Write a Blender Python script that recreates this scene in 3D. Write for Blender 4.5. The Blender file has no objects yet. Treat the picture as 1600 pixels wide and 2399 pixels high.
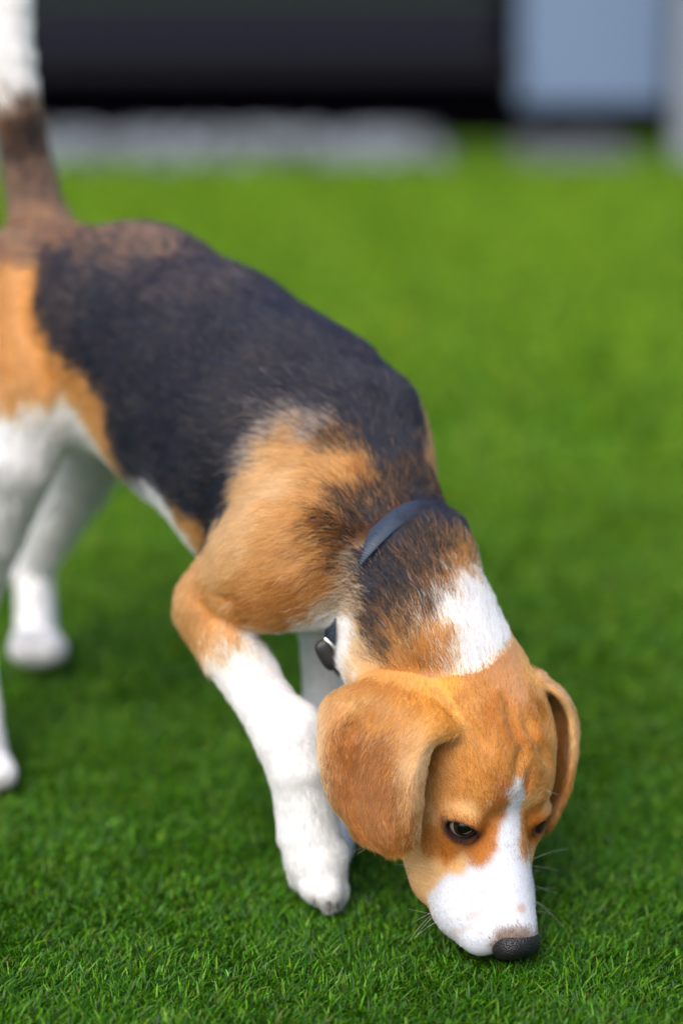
import bpy, math, os, time
import numpy as np
from mathutils import Vector
from mathutils.bvhtree import BVHTree
T0 = time.time()
QUICK = ''
rng = np.random.default_rng(7)
C = bpy.context.scene.collection
scene = bpy.context.scene

# ------------------------------------------------------------------ camera
FPX, CX, CY, CAMH, PITCH = 5664.0, 800.0, 1199.5, 0.634, math.radians(14.7)
cam_d = bpy.data.cameras.new('camera'); cam = bpy.data.objects.new('camera', cam_d); C.objects.link(cam)
cam.location = (0, 0, CAMH); cam.rotation_euler = (math.pi/2 - PITCH, 0, 0)
cam_d.sensor_fit = 'VERTICAL'; cam_d.sensor_height = 36.0; cam_d.lens = 85.0
cam_d.clip_start = 0.05; cam_d.clip_end = 400
cam_d.dof.use_dof = True; cam_d.dof.focus_distance = 1.452; cam_d.dof.aperture_fstop = 2.15
scene.camera = cam

# ------------------------------------------------------------------ light
SUN_EL, SUN_AZ = math.radians(46), math.radians(205)
world = bpy.data.worlds.new("World"); scene.world = world; world.use_nodes = True
wn = world.node_tree; bg = wn.nodes['Background']
sky = wn.nodes.new('ShaderNodeTexSky'); sky.sky_type = 'NISHITA'; sky.sun_disc = False
sky.sun_elevation = SUN_EL; sky.sun_rotation = SUN_AZ; sky.air_density = 1.0; sky.dust_density = 4.0; sky.ozone_density = 1.0
wn.links.new(sky.outputs[0], bg.inputs[0]); bg.inputs[1].default_value = 0.13
sd = bpy.data.lights.new('sun', 'SUN'); sun = bpy.data.objects.new('sun', sd); C.objects.link(sun)
sd.energy = 1.5; sd.angle = math.radians(50); sd.color = (1.0, 0.965, 0.92)
sun.rotation_euler = (math.radians(90) - SUN_EL, 0, math.pi - SUN_AZ)
sun.location = (0, 0, 5)
scene.view_settings.view_transform = 'Standard'; scene.view_settings.look = 'None'
scene.view_settings.exposure = 0.92; scene.view_settings.gamma = 1.0
scene.cycles.max_bounces = 8; scene.cycles.transparent_max_bounces = 8
scene.cycles.use_denoising = True
scene.cycles_curves.shape = 'RIBBONS'

# ------------------------------------------------------------------ helpers
cp, sp_ = math.cos(PITCH), math.sin(PITCH)
def P(px, py, Y):
    """a point of the place seen at photograph pixel (px,py) at ground distance Y"""
    a = (px - CX)/FPX; b = (CY - py)/FPX
    d = np.array([a, cp + b*sp_, -sp_ + b*cp])
    return np.array([0, 0, CAMH]) + d*(Y/d[1])
def ray(px, py):
    a = (px - CX)/FPX; b = (CY - py)/FPX
    return Vector((a, cp + b*sp_, -sp_ + b*cp)).normalized()
def G(px, py, z=0.0):
    d = ray(px, py); t = (z - CAMH)/d.z
    return np.array([d.x*t, d.y*t, z])
def nrm(v): v = np.asarray(v, float); return v/np.linalg.norm(v)
def lin(c):
    c = np.asarray(c, float)/255.0
    return np.where(c <= .04045, c/12.92, ((c+.055)/1.055)**2.4)

def tag(o, label=None, cat=None, group=None, kind=None):
    if label: o['label'] = label
    if cat: o['category'] = cat
    if group: o['group'] = group
    if kind: o['kind'] = kind
    return o
def empty(name, loc):
    o = bpy.data.objects.new(name, None); C.objects.link(o); o.location = loc; o.empty_display_size = .05
    return o
def mesh_obj(name, V, Fc, mat, parent=None, smooth=True):
    """V (n,3) array; Fc list of (k,m) index arrays"""
    me = bpy.data.meshes.new(name)
    if not isinstance(Fc, list): Fc = [Fc]
    V = np.asarray(V, np.float32)
    nl = sum(f.size for f in Fc); npoly = sum(len(f) for f in Fc)
    me.vertices.add(len(V)); me.vertices.foreach_set('co', V.ravel())
    me.loops.add(nl); me.loops.foreach_set('vertex_index', np.concatenate([f.ravel() for f in Fc]).astype(np.int32))
    me.polygons.add(npoly)
    tot = np.concatenate([np.full(len(f), f.shape[1]) for f in Fc])
    st = np.concatenate([[0], np.cumsum(tot)[:-1]])
    me.polygons.foreach_set('loop_start', st.astype(np.int32))
    me.update(calc_edges=True)
    if smooth: me.polygons.foreach_set('use_smooth', np.ones(npoly, bool))
    me.validate()
    o = bpy.data.objects.new(name, me); C.objects.link(o)
    if mat: me.materials.append(mat)
    if parent:
        o.parent = parent; o.matrix_parent_inverse = parent.matrix_world.inverted() if False else o.matrix_parent_inverse
        o.location = -Vector(parent.location)
    return o
def color_attr(me, name, col, domain='POINT'):
    a = me.attributes.new(name, 'FLOAT_COLOR', domain)
    c = np.ones((len(col), 4), np.float32); c[:, :3] = col
    a.data.foreach_set('color', c.ravel())

def material(name, rough=.6, color=(.5, .5, .5), spec=.5, attr=None, bump=None, metallic=0, sheen=0, coat=0):
    m = bpy.data.materials.new(name); m.use_nodes = True
    nt = m.node_tree; b = nt.nodes['Principled BSDF']
    b.inputs['Roughness'].default_value = rough; b.inputs['Metallic'].default_value = metallic
    b.inputs['Base Color'].default_value = (*color, 1)
    b.inputs['Specular IOR Level'].default_value = spec
    b.inputs['Sheen Weight'].default_value = sheen
    b.inputs['Coat Weight'].default_value = coat
    if attr:
        a = nt.nodes.new('ShaderNodeAttribute'); a.attribute_name = attr
        nt.links.new(a.outputs['Color'], b.inputs['Base Color'])
    if bump:
        t = nt.nodes.new('ShaderNodeTexNoise' if bump[0] == 'noise' else 'ShaderNodeTexVoronoi'); t.inputs['Scale'].default_value = bump[1]
        tc = nt.nodes.new('ShaderNodeTexCoord'); nt.links.new(tc.outputs['Object'], t.inputs['Vector'])
        bp = nt.nodes.new('ShaderNodeBump'); bp.inputs['Strength'].default_value = bump[2]; bp.inputs['Distance'].default_value = bump[3]
        nt.links.new(t.outputs[0], bp.inputs['Height']); nt.links.new(bp.outputs[0], b.inputs['Normal'])
    return m

def vnoise(p, scale, seed=0):
    """smooth value noise in [-1,1] at points p (n,3)"""
    r = np.random.default_rng(seed); tab = r.uniform(-1, 1, 4096)
    q = p*scale + 1000.0; i = np.floor(q).astype(np.int64); f = q - i; f = f*f*(3-2*f)
    def h(a, b, c): return tab[(a*73856093 ^ b*19349663 ^ c*83492791) & 4095]
    x, y, z = i[:, 0], i[:, 1], i[:, 2]; out = 0
    for dx in (0, 1):
        for dy in (0, 1):
            for dz in (0, 1):
                w = (f[:, 0] if dx else 1-f[:, 0])*(f[:, 1] if dy else 1-f[:, 1])*(f[:, 2] if dz else 1-f[:, 2])
                out = out + w*h(x+dx, y+dy, z+dz)
    return out

# ------------------------------------------------------------------ the dog: signed distance field
class Prim: pass
PR = []
def cone(a, b, ra, rb, k=.015, frame=None, sub=False, flow=None):
    """round cone a->b; frame=(axis, scale) squeezes space along that axis"""
    p = Prim(); p.t = 'c'; p.a = np.array(a, float); p.b = np.array(b, float); p.ra = ra; p.rb = rb; p.k = k; p.fr = frame; p.sub = sub
    p.flow = nrm(p.b - p.a) if flow is None else nrm(flow); p.chain = None
    PR.append(p); return p
def ell(c, R, M, k=.012, sub=False, flow=None):
    p = Prim(); p.t = 'e'; p.c = np.array(c, float); p.R = np.array(R, float); p.M = np.array(M, float); p.k = k; p.sub = sub; p.fr = None
    p.flow = flow; p.a = p.b = p.c; p.ra = p.rb = float(np.mean(R)); p.chain = None; PR.append(p); return p
def chain(pts, k=.015, frame=None, kin=.003):
    first = True; gid = object()
    for (a, ra), (b, rb) in zip(pts[:-1], pts[1:]):
        p = cone(a, b, ra, rb, k, frame); p.chain = gid; p.kin = kin
def pdist(p, X):
    if p.t == 'c':
        a, b = p.a, p.b
        if p.fr is not None:
            ax, s = p.fr
            X = X + np.outer((X - a) @ ax, ax)*(1/s - 1)
            b = b + ax*((b-a) @ ax)*(1/s - 1)
        ba = b - a; L2 = ba @ ba
        t = np.clip((X - a) @ ba / max(L2, 1e-9), 0, 1)
        d = np.linalg.norm(X - a - t[:, None]*ba, axis=1) - (p.ra + (p.rb - p.ra)*t)
        if p.fr is not None: d = d*min(1, .5+.5*p.fr[1])
        return d
    q = (X - p.c) @ p.M.T
    k0 = np.linalg.norm(q/p.R, axis=1); k1 = np.linalg.norm(q/(p.R*p.R), axis=1)
    return k0*(k0 - 1)/np.maximum(k1, 1e-9)
def smin(a, b, k):
    h = np.clip(.5 + .5*(b - a)/k, 0, 1)
    return b*(1-h) + a*h - k*h*(1-h)

# ---- trunk
pc = P(60, 720, 1.80); pf = P(720, 1130, 1.56)
TF = nrm(pf - pc); LAT = nrm(np.cross(TF, [0, 0, 1]))            # forward, dog's right
trunk = [(P(30, 745, 1.83), .058), (P(140, 760, 1.785), .070), (P(328, 802, 1.715), .080), (P(490, 915, 1.655), .084),
         (P(640, 1035, 1.60), .086), (P(745, 1130, 1.565), .078)]
chain(trunk, .02, (LAT, .88), .02)
DOWN = np.array([0, 0, -1.0]); FLIP = []
def fur_back(k0, g=.35):
    for p in PR[k0:]: p.flow = nrm(-p.flow + DOWN*g)

chain([(P(640, 1170, 1.575), .060), (P(735, 1300, 1.54), .046)], .02, (LAT, .85))     # brisket
cone(P(690, 1360, 1.53), P(760, 1290, 1.50), .028, .040, .015)
cone(P(825, 890, 1.585), P(868, 965, 1.56), .012, .024, .03)                        # withers
fur_back(0); PR[-1].flow = nrm(-TF + DOWN*.15); K0 = len(PR)
# ---- neck
chain([(P(790, 1090, 1.565), .062), (P(862, 1200, 1.515), .046)], .015, None)
chain([(P(868, 1225, 1.515), .0455), (P(948, 1345, 1.475), .044), (P(1003, 1480, 1.44), .042), (P(1040, 1560, 1.42), .042)], .008, None, .01)
chain([(P(872, 1330, 1.50), .028), (P(900, 1540, 1.45), .028)], .012)                       # throat
cone(P(1000, 1232, 1.505), P(1040, 1262, 1.495), .014, .015, .006)                    # fold of scruff behind the collar
fur_back(K0, .1); PR[K0].flow = nrm(PR[K0].flow - TF*1.2)
# ---- shoulder and right foreleg
cone(P(785, 1030, 1.548), P(730, 1290, 1.475), .030, .044, .025, flow=-TF*.8 + DOWN*.6)
cone(P(725, 1300, 1.478), P(640, 1340, 1.478), .040, .036, .015)
cone(P(655, 1290, 1.485), P(507, 1400, 1.500), .038, .0225, .015)
cone(P(640, 1170, 1.53), P(550, 1345, 1.51), .036, .019, .018)
cone(P(474, 1408, 1.505), P(449, 1428, 1.512), .0140, .0085, .008)                     # point of the elbow
chain([(P(497, 1438, 1.495), .0205), (P(545, 1528, 1.478), .0196), (P(614, 1635, 1.458), .0176), (P(672, 1722, 1.447), .0206),
       (P(700, 1795, 1.442), .0198), (P(712, 1865, 1.442), .0184), (P(722, 1945, 1.440), .0190), (P(738, 2005, 1.436), .0182)], .008, None, .0015)
cone(P(700, 1705, 1.447), P(706, 1730, 1.445), .0125, .0125, .012)
for dx, dy, Y, r in ((-34, 40, 1.440, .0084), (-10, 66, 1.425, .0088), (20, 86, 1.421, .0088), (40, 78, 1.432, .0080)):
    cone(P(738+dx*.7, 2000, 1.436), P(744+dx*1.0, 2020+dy*.75, Y), .0105, r*.95, .007)
    cone(P(744+dx*1.0, 2020+dy*.75, Y), P(748+dx*.95, 2026+dy*1.0, Y+.002), r*.9, .0055, .004)
# ---- left foreleg
chain([(P(775, 1330, 1.56), .040), (P(765, 1460, 1.56), .0185), (P(768, 1620, 1.55), .0155), (P(772, 1770, 1.53), .018),
       (P(768, 1900, 1.53), .0145), (P(770, 1965, 1.515), .0150)], .012)
for dx in (-34, -12, 12, 34):
    cone(P(772+dx*.4, 1960, 1.512), P(766+dx*.7, 1998-abs(dx)*.3, 1.492), .010, .0095, .004)
# ---- right hind leg
chain([(P(20, 760, 1.775), .062), (P(75, 925, 1.715), .047), (P(24, 1060, 1.70), .034), (P(-20, 1230, 1.712), .025), (P(-75, 1450, 1.765), .0165),
       (P(-70, 1500, 1.755), .0160), (P(-48, 1660, 1.70), .0145), (P(-40, 1750, 1.672), .0165)], .02)
for dx in (-34, -12, 12, 34):
    cone(P(-38+dx*.5, 1765, 1.668), P(-28+dx, 1822-abs(dx)*.4, 1.625), .0105, .010, .004)
cone(P(140, 880, 1.725), P(235, 960, 1.715), .030, .012, .03)                         # flank skin to the belly
# ---- left hind leg
chain([(P(170, 860, 1.83), .050), (P(236, 1010, 1.835), .031), (P(192, 1130, 1.87), .022), (P(92, 1310, 1.935), .0150),
       (P(80, 1345, 1.94), .0155), (P(86, 1450, 1.925), .0150), (P(85, 1500, 1.915), .0170)], .012)
for dx in (-34, -12, 12, 34):
    cone(P(85+dx*.6, 1500, 1.91), P(90+dx, 1530-abs(dx)*.3, 1.875), .012, .011, .004)
# ---- tail
chain([(P(85, 640, 1.83), .032), (P(97, 545, 1.845), .0235), (P(73, 430, 1.855), .0180), (P(49, 300, 1.862), .0163), (P(34, 150, 1.868), .0145),
       (P(28, 20, 1.872), .0140), (P(22, -130, 1.878), .012), (P(30, -240, 1.885), .005)], .022)

# ---- head frame
S = P(1125, 1700, 1.405)
vv = nrm(np.array([S[0], S[1], S[2]-CAMH]))
Fh = nrm(P(1175, 2140, 1.362) - S)
U0 = -vv - Fh*(-vv @ Fh); U0 = nrm(U0); X0 = np.cross(U0, Fh); X0 = X0 if X0[0] > 0 else -X0
psi = math.radians(38)
Uh = nrm(U0*math.cos(psi) + X0*math.sin(psi)); Rh = nrm(np.cross(Fh, Uh))
HM = np.array([Fh, Uh, Rh])
def H(f, u, r): return S + Fh*f + Uh*u + Rh*r
def flowh(f, u, r): return nrm(Fh*f + Uh*u + Rh*r)
NHEAD = len(PR)
ell(H(0, -.004, 0), (.056, .043, .047), HM, .015, flow=flowh(-1, 0, 0))
ell(H(.018, .010, 0), (.036, .030, .037), HM, .015, flow=flowh(-1, 0, 0))
for s in (1, -1):
    ell(H(.037, .0125, s*.020), (.019, .0150, .0145), HM, .010, flow=flowh(-.6, .4, s*.6))   # brow
    ell(H(.050, -.020, s*.024), (.040, .028, .017), HM, .014, flow=flowh(-.8, -.3, s*.5))   # cheek
    cone(H(.072, -.016, s*.0145), H(.108, -.018, s*.0135), .0205, .0200, .010)               # flews
    cone(H(.106, -.016, s*.0130), H(.124, -.008, s*.011), .0195, .0150, .008)
    PR[-1].flow = PR[-2].flow = flowh(-1, -.3, s*.5)
    ell(H(.056, .000, s*.0305), (.016, .010, .008), HM, .010, flow=flowh(-1, 0, s*.2))       # cheekbone under the eye
cone(H(.050, .000, 0), H(.124, .009, 0), .0200, .0150, .008, flow=-Fh)                      # bridge
cone(H(.035, -.036, 0), H(.108, -.035, 0), .022, .013, .012, flow=-Fh)                     # lower jaw
cone(H(-.03, -.02, 0), H(.03, -.030, 0), .035, .028, .02, flow=-Fh)
for s in (1, -1): cone(H(.046, -.040, s*.020), H(.088, -.036, s*.017), .0215, .0190, .010, flow=-Fh)
NPRIM_POS = len(PR)
EYE_R = .0090
EYES = [H(.0575, .0065, s*.0262) for s in (1, -1)]
def eye_dir(s): return nrm(Fh*.52 + Uh*.50 + Rh*s*.62)
def eye_axes(s):
    d = eye_dir(s); a = -Rh*s*.9 + Fh*.08; a = nrm(a - d*(a @ d)); b = np.cross(a, d); b = b if b @ Fh < 0 else -b   # b points to the brow
    return a, b

# ---- ears: smooth control nets turned to sheets of real thickness
def bspl(n, m):
    """clamped-ish uniform catmull-rom basis: n control -> m samples"""
    B = np.zeros((m, n)); ts = np.linspace(0, n-1, m)
    for j, t in enumerate(ts):
        i = min(int(t), n-2); f = t - i
        w = [-.5*f+f*f-.5*f**3, 1-2.5*f*f+1.5*f**3, .5*f+2*f*f-1.5*f**3, -.5*f*f+.5*f**3]
        idx = [i-1, i, i+1, i+2]
        for a, b in zip(idx, w):
            if a < 0: B[j, 0] += 2*b; B[j, 1] -= b
            elif a > n-1: B[j, n-1] += 2*b; B[j, n-2] -= b
            else: B[j, a] += b
    return B
def sheet(net, m=40):
    N = np.array([[P(*c) for c in row] for row in net])
    Bu = bspl(N.shape[0], m); Bv = bspl(N.shape[1], m)
    return np.einsum('ia,jb,abk->ijk', Bu, Bv, N)
EARN = sheet([
 [(1068, 1690, 1.372), (1045, 1650, 1.374), (1015, 1615, 1.378), (970, 1590, 1.386), (930, 1578, 1.398), (890, 1582, 1.412), (850, 1600, 1.425)],
 [(1070, 1712, 1.360), (1030, 1697, 1.353), (985, 1674, 1.360), (935, 1648, 1.370), (880, 1632, 1.382), (825, 1628, 1.394), (770, 1642, 1.410)],
 [(1012, 1745, 1.352), (985, 1748, 1.344), (950, 1745, 1.354), (890, 1730, 1.368), (830, 1715, 1.386), (780, 1708, 1.384), (753, 1712, 1.400)],
 [(990, 1810, 1.347), (962, 1812, 1.337), (925, 1812, 1.350), (870, 1808, 1.358), (818, 1798, 1.370), (779, 1793, 1.370), (757, 1792, 1.384)],
 [(982, 1885, 1.344), (955, 1888, 1.333), (920, 1890, 1.343), (872, 1890, 1.349), (828, 1882, 1.357), (796, 1874, 1.358), (779, 1868, 1.371)],
 [(977, 1938, 1.344), (952, 1945, 1.333), (920, 1950, 1.339), (882, 1948, 1.343), (848, 1936, 1.353), (824, 1922, 1.353), (809, 1912, 1.363)],
 [(974, 1960, 1.345), (958, 1980, 1.337), (934, 1990, 1.337), (905, 1990, 1.342), (876, 1980, 1.347), (848, 1963, 1.351), (828, 1946, 1.358)]])
EARF = sheet([
 [(1262, 1592, 1.412), (1262, 1582, 1.42), (1250, 1575, 1.432), (1225, 1560, 1.445)],
 [(1312, 1630, 1.412), (1308, 1622, 1.425), (1292, 1622, 1.442), (1250, 1625, 1.455)],
 [(1336, 1675, 1.414), (1341, 1683, 1.428), (1318, 1690, 1.440), (1268, 1690, 1.446)],
 [(1342, 1755, 1.412), (1341, 1757, 1.424), (1316, 1760, 1.434), (1266, 1760, 1.442)],
 [(1331, 1832, 1.410), (1329, 1834, 1.420), (1304, 1840, 1.430), (1260, 1840, 1.438)],
 [(1310, 1890, 1.408), (1306, 1890, 1.416), (1290, 1895, 1.426), (1258, 1890, 1.434)],
 [(1290, 1930, 1.408), (1284, 1934, 1.414), (1274, 1932, 1.420), (1258, 1920, 1.428)]])
def ear_bvh(g):
    m, n = g.shape[:2]; V = g.reshape(-1, 3)
    idx = np.arange(m*n).reshape(m, n)
    q = np.stack([idx[:-1, :-1], idx[1:, :-1], idx[1:, 1:], idx[:-1, 1:]], -1).reshape(-1, 4)
    return BVHTree.FromPolygons([Vector(v) for v in V], [tuple(map(int, x)) for x in q])
EARB = [(ear_bvh(EARN), EARN.reshape(-1, 3), .0022), (ear_bvh(EARF), EARF.reshape(-1, 3), .0022)]

def base_field(X):
    d = np.full(len(X), 1e3)
    groups = []
    for p in PR:
        if p.chain is not None and groups and groups[-1][0].chain is p.chain: groups[-1].append(p)
        else: groups.append([p])
    for g in groups:
        acc = np.full(len(X), 1e3)
        for p in g:
            c = (p.a+p.b)/2; rad = np.linalg.norm(p.a-p.b)/2 + max(p.ra, p.rb)*1.4 + .05
            m = np.linalg.norm(X - c, axis=1) < rad
            if not m.any(): continue
            q = pdist(p, X[m])
            acc[m] = smin(acc[m], q, p.kin) if len(g) > 1 else q
        m = acc < 1e2
        d[m] = smin(d[m], acc[m], g[0].k)
    return d
def ear_field(X, d):
    for bv, pts, th in EARB:
        lo, hi = pts.min(0) - .014, pts.max(0) + .014
        m = np.where(((X > lo) & (X < hi)).all(1) & (d > -.012))[0]
        dd = np.full(len(m), .02)
        for j, i in enumerate(m):
            h = bv.find_nearest(X[i], .016)
            if h[0] is not None: dd[j] = h[3] - th
        d[m] = smin(d[m], dd, .006)
    return d
CARVE = []
def carve(a, b, ra, rb, k=.004): CARVE.append((a, b, ra, rb, k))
for s, e in zip((1, -1), EYES): pass
# forehead wrinkles (local head coordinates f,u,r lie about on the surface)
def field(X):
    d = base_field(X)
    # eye sockets
    for s, e in zip((1, -1), EYES):
        m = np.linalg.norm(X - e, axis=1) < .03
        x = X[m]; dm = d[m]
        dirn = eye_dir(s)
        q = x - e
        along = q @ dirn
        # lids: a shell over the eyeball, opened by an almond whose inner corner points to the nose
        ax_, bx_ = eye_axes(s)
        aa = q @ ax_; bb = q @ bx_ + .0010
        half = .0059*np.sqrt(np.clip(1 - (aa/.0094)**2, 0, 1)) + .0002
        openg = np.maximum(np.abs(bb) - half, np.abs(aa) - .0094)
        openg = np.where(along > 0, openg, .02)
        solid = smin(dm, np.linalg.norm(q, axis=1) - (EYE_R + .0026), .006)
        hole = np.linalg.norm(q, axis=1) - (EYE_R+.0065)
        cut = -np.maximum(openg, hole)
        kk = .0015
        h = np.clip(.5 - .5*(solid - cut)/kk, 0, 1)
        d[m] = solid*(1-h) + cut*h + kk*h*(1-h)
    for a, b, ra, rb, k in CARVE:
        c = (a+b)/2; m = np.linalg.norm(X-c, axis=1) < np.linalg.norm(a-b)/2 + .03
        x = X[m]; ba = b-a; t = np.clip((x-a) @ ba/(ba@ba), 0, 1)
        g = -(np.linalg.norm(x - a - t[:, None]*ba, axis=1) - (ra + (rb-ra)*t)*np.sin(np.pi*(.15+.7*t)))
        dm = d[m]; h = np.clip(.5 - .5*(dm - g)/k, 0, 1)
        d[m] = dm*(1-h) + g*h + k*h*(1-h)
    d = ear_field(X, d)
    for a, b, ra in EARCUT:
        c = (a+b)/2; m = np.linalg.norm(X-c, axis=1) < np.linalg.norm(a-b)/2 + .02
        x = X[m]; ba = b-a; t = np.clip((x-a) @ ba/(ba@ba), 0, 1)
        g = -(np.linalg.norm(x - a - t[:, None]*ba, axis=1) - ra); dm = d[m]; h = np.clip(.5 - .5*(dm - g)/.004, 0, 1)
        d[m] = dm*(1-h) + g*h + .004*h*(1-h)
    return d
EARCUT = []

def onface(f, r, lift=0.0):
    """point on the dorsal head surface above local (f,r)"""
    us = np.linspace(.07, -.03, 120); pts = np.array([H(f, u, r) for u in us]); d = base_field(pts)
    i = np.argmax(d < 0); return H(f, us[i] + lift, r)
for (f0, r0, f1, r1, w) in ((-.012, .008, .016, .004, .0050), (.016, .004, .036, .006, .0040), (-.004, -.002, .016, -.010, .0050), (.016, -.010, .030, -.022, .0042),
                            (-.006, -.018, .012, -.028, .0036), (.030, -.003, .046, -.004, .0034), (.004, .030, .020, .024, .0035)):
    carve(onface(f0, r0, .0012), onface(f1, r1, .0012), w, w, .004)

def nets(val, lo, h):
    n = val.shape
    # surface nets
    ins = val < 0
    cnt = np.zeros(np.array(n)-1, np.int8)
    for dx in (0, 1):
        for dy in (0, 1):
            for dz in (0, 1): cnt += ins[dx:n[0]-1+dx, dy:n[1]-1+dy, dz:n[2]-1+dz]
    mixed = (cnt > 0) & (cnt < 8); cells = np.argwhere(mixed)
    idx = np.full(mixed.shape, -1, np.int32); idx[mixed] = np.arange(len(cells))
    acc = np.zeros((len(cells), 3)); num = np.zeros(len(cells))
    corners = [(dx, dy, dz) for dx in (0, 1) for dy in (0, 1) for dz in (0, 1)]
    cv = {c: val[cells[:, 0]+c[0], cells[:, 1]+c[1], cells[:, 2]+c[2]] for c in corners}
    for c in corners:
        for ax in range(3):
            if c[ax] == 0:
                c2 = list(c); c2[ax] = 1; c2 = tuple(c2)
                a, b = cv[c], cv[c2]; m = (a < 0) != (b < 0)
                t = a/np.where(m, a-b, 1)
                p = np.array(c, float)[None]*np.ones((len(cells), 1)); p[:, ax] = t
                acc += np.where(m[:, None], p, 0); num += m
    V = lo + (cells + acc/num[:, None])*h
    quads = []
    for ax in range(3):
        sl0 = [slice(None)]*3; sl1 = [slice(None)]*3; sl0[ax] = slice(0, -1); sl1[ax] = slice(1, None)
        cr = ins[tuple(sl0)] != ins[tuple(sl1)]
        e = np.argwhere(cr); a1, a2 = (ax+1) % 3, (ax+2) % 3
        e = e[(e[:, a1] > 0) & (e[:, a2] > 0) & (e[:, a1] < n[a1]-1) & (e[:, a2] < n[a2]-1)]
        def g(o1, o2):
            q = e.copy(); q[:, a1] += o1; q[:, a2] += o2; return idx[q[:, 0], q[:, 1], q[:, 2]]
        q = np.stack([g(-1, -1), g(0, -1), g(0, 0), g(-1, 0)], -1)
        flip = ~ins[e[:, 0], e[:, 1], e[:, 2]]
        q[flip] = q[flip][:, ::-1]; quads.append(q)
    Q = np.concatenate(quads); Q = Q[(Q >= 0).all(1)]
    return V, Q
def surface(bounds, h):
    lo = np.array(bounds[0]); hi = np.array(bounds[1])
    n = np.ceil((hi-lo)/(h*6)).astype(int)*6 + 1
    val = np.full(n, .05, np.float32)
    cn = (n-1)//6 + 1
    ci = np.stack(np.meshgrid(*[np.arange(c) for c in cn], indexing='ij'), -1).reshape(-1, 3)
    cd = base_field(lo + ci*h*6).reshape(cn)
    near = np.abs(cd) < h*6*1.9
    for bv, pts, th in EARB:
        q = np.round((pts - lo)/(h*6)).astype(int)
        for dx in (-1, 0, 1):
            for dy in (-1, 0, 1):
                for dz in (-1, 0, 1):
                    near[q[:, 0]+dx, q[:, 1]+dy, q[:, 2]+dz] = True
    for e in EYES:
        q = np.round((e-lo)/(h*6)).astype(int); near[q[0]-2:q[0]+3, q[1]-2:q[1]+3, q[2]-2:q[2]+3] = True
    # fill signs coarse
    sgn = np.where(cd < 0, -.05, .05).astype(np.float32)
    rep = np.repeat(np.repeat(np.repeat(sgn, 6, 0), 6, 1), 6, 2)
    val[...] = rep[3:3+n[0], 3:3+n[1], 3:3+n[2]]
    act = np.argwhere(near)
    offs = np.stack(np.meshgrid(*[np.arange(-3, 4)]*3, indexing='ij'), -1).reshape(-1, 3)
    msk = np.zeros(n, bool)
    for o in offs:
        q = act*6 + o; q = q[((q >= 0) & (q < n)).all(1)]; msk[q[:, 0], q[:, 1], q[:, 2]] = True
    ii = np.argwhere(msk)
    out = np.empty(len(ii), np.float32)
    for s in range(0, len(ii), 400000): out[s:s+400000] = field(lo + ii[s:s+400000]*h)
    val[msk] = out
    return nets(val, lo, h)
def relax(V, Q, it=2, lam=.5):
    E = np.concatenate([Q[:, [0, 1]], Q[:, [1, 2]], Q[:, [2, 3]], Q[:, [3, 0]]])
    for k in range(it):
        s = np.zeros_like(V); c = np.bincount(E.ravel(), minlength=len(V))
        for a in range(3): s[:, a] = np.bincount(E[:, 0], V[E[:, 1], a], len(V)) + np.bincount(E[:, 1], V[E[:, 0], a], len(V))
        V = V + lam*(s/np.maximum(c, 1)[:, None] - V)
    return V
_b = base_field
def near_surface(px, py):
    pt = ray(px, py); ts = np.linspace(1.2, 1.7, 400); pts = np.array([0, 0, CAMH]) + ts[:, None]*np.array(pt); d = ear_field(pts, base_field(pts)); return pts[np.argmax(d < 0)] - np.array(pt)*.0010
EARCUT += [(near_surface(1084, 1708), near_surface(1056, 1664), .0030), (near_surface(1056, 1664), near_surface(1018, 1622), .0022), (near_surface(1086, 1712), near_surface(1050, 1738), .0030)]
EARCUT += [(near_surface(500, 1388), near_surface(548, 1405), .0030), (near_surface(548, 1405), near_surface(588, 1448), .0028)]
HS = .0024 if QUICK == 'clay' else .0015
V, Q = surface(((-.36, 1.25, -.012), (.20, 2.06, .74)), HS)
# keep the one big connected surface
par = np.arange(len(V))
for _ in range(200):
    a = np.minimum.reduce([par[Q[:, i]] for i in range(4)]); old = par.copy()
    for i in range(4): np.minimum.at(par, Q[:, i], a)
    par = par[par]
    if (par == old).all(): break
root = np.bincount(par).argmax(); keep = par == root
mp = np.cumsum(keep)-1; Q = mp[Q[keep[Q[:, 0]]]]; V = V[keep]
V0 = V.copy(); V = relax(V, Q, 3, .4)
for e in EYES: m_ = np.linalg.norm(V-e, axis=1) < .018; V[m_] = V0[m_]*.75 + V[m_]*.25
print('mesh', V.shape, Q.shape, time.time()-T0)
# ------------------------------------------------------------------ coat: markings by nearest seed on the body
dog = empty('beagle_dog', (0.0, 1.6, 0.0))
tag(dog, 'black, tan and white beagle puppy sniffing the green turf with its nose down', 'dog')
dog_loc = np.array(dog.location)
def vnormals(V, Q):
    d1 = V[Q[:, 2]] - V[Q[:, 0]]; d2 = V[Q[:, 3]] - V[Q[:, 1]]; n = np.cross(d1, d2); N = np.zeros_like(V)
    for a in range(3):
        for k in range(4): N[:, a] += np.bincount(Q[:, k], n[:, a], len(V))
    return N/np.maximum(np.linalg.norm(N, axis=1), 1e-12)[:, None], np.linalg.norm(n, axis=1)/2
VN, FA = vnormals(V, Q)
BODY = BVHTree.FromPolygons([Vector(v) for v in V], [tuple(map(int, x)) for x in Q])
CAMP = Vector((0, 0, CAMH))
def hit(px, py):
    h = BODY.ray_cast(CAMP, ray(px, py)); return None if h[0] is None else np.array(h[0])
def cl(*c): return lin(c)/1.15
K = (cl(21, 22, 30), cl(38, 40, 54), .35); K2 = (cl(23, 25, 36), cl(104, 84, 76), .22); R_ = (cl(34, 32, 38), cl(158, 114, 84), .44)
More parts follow.
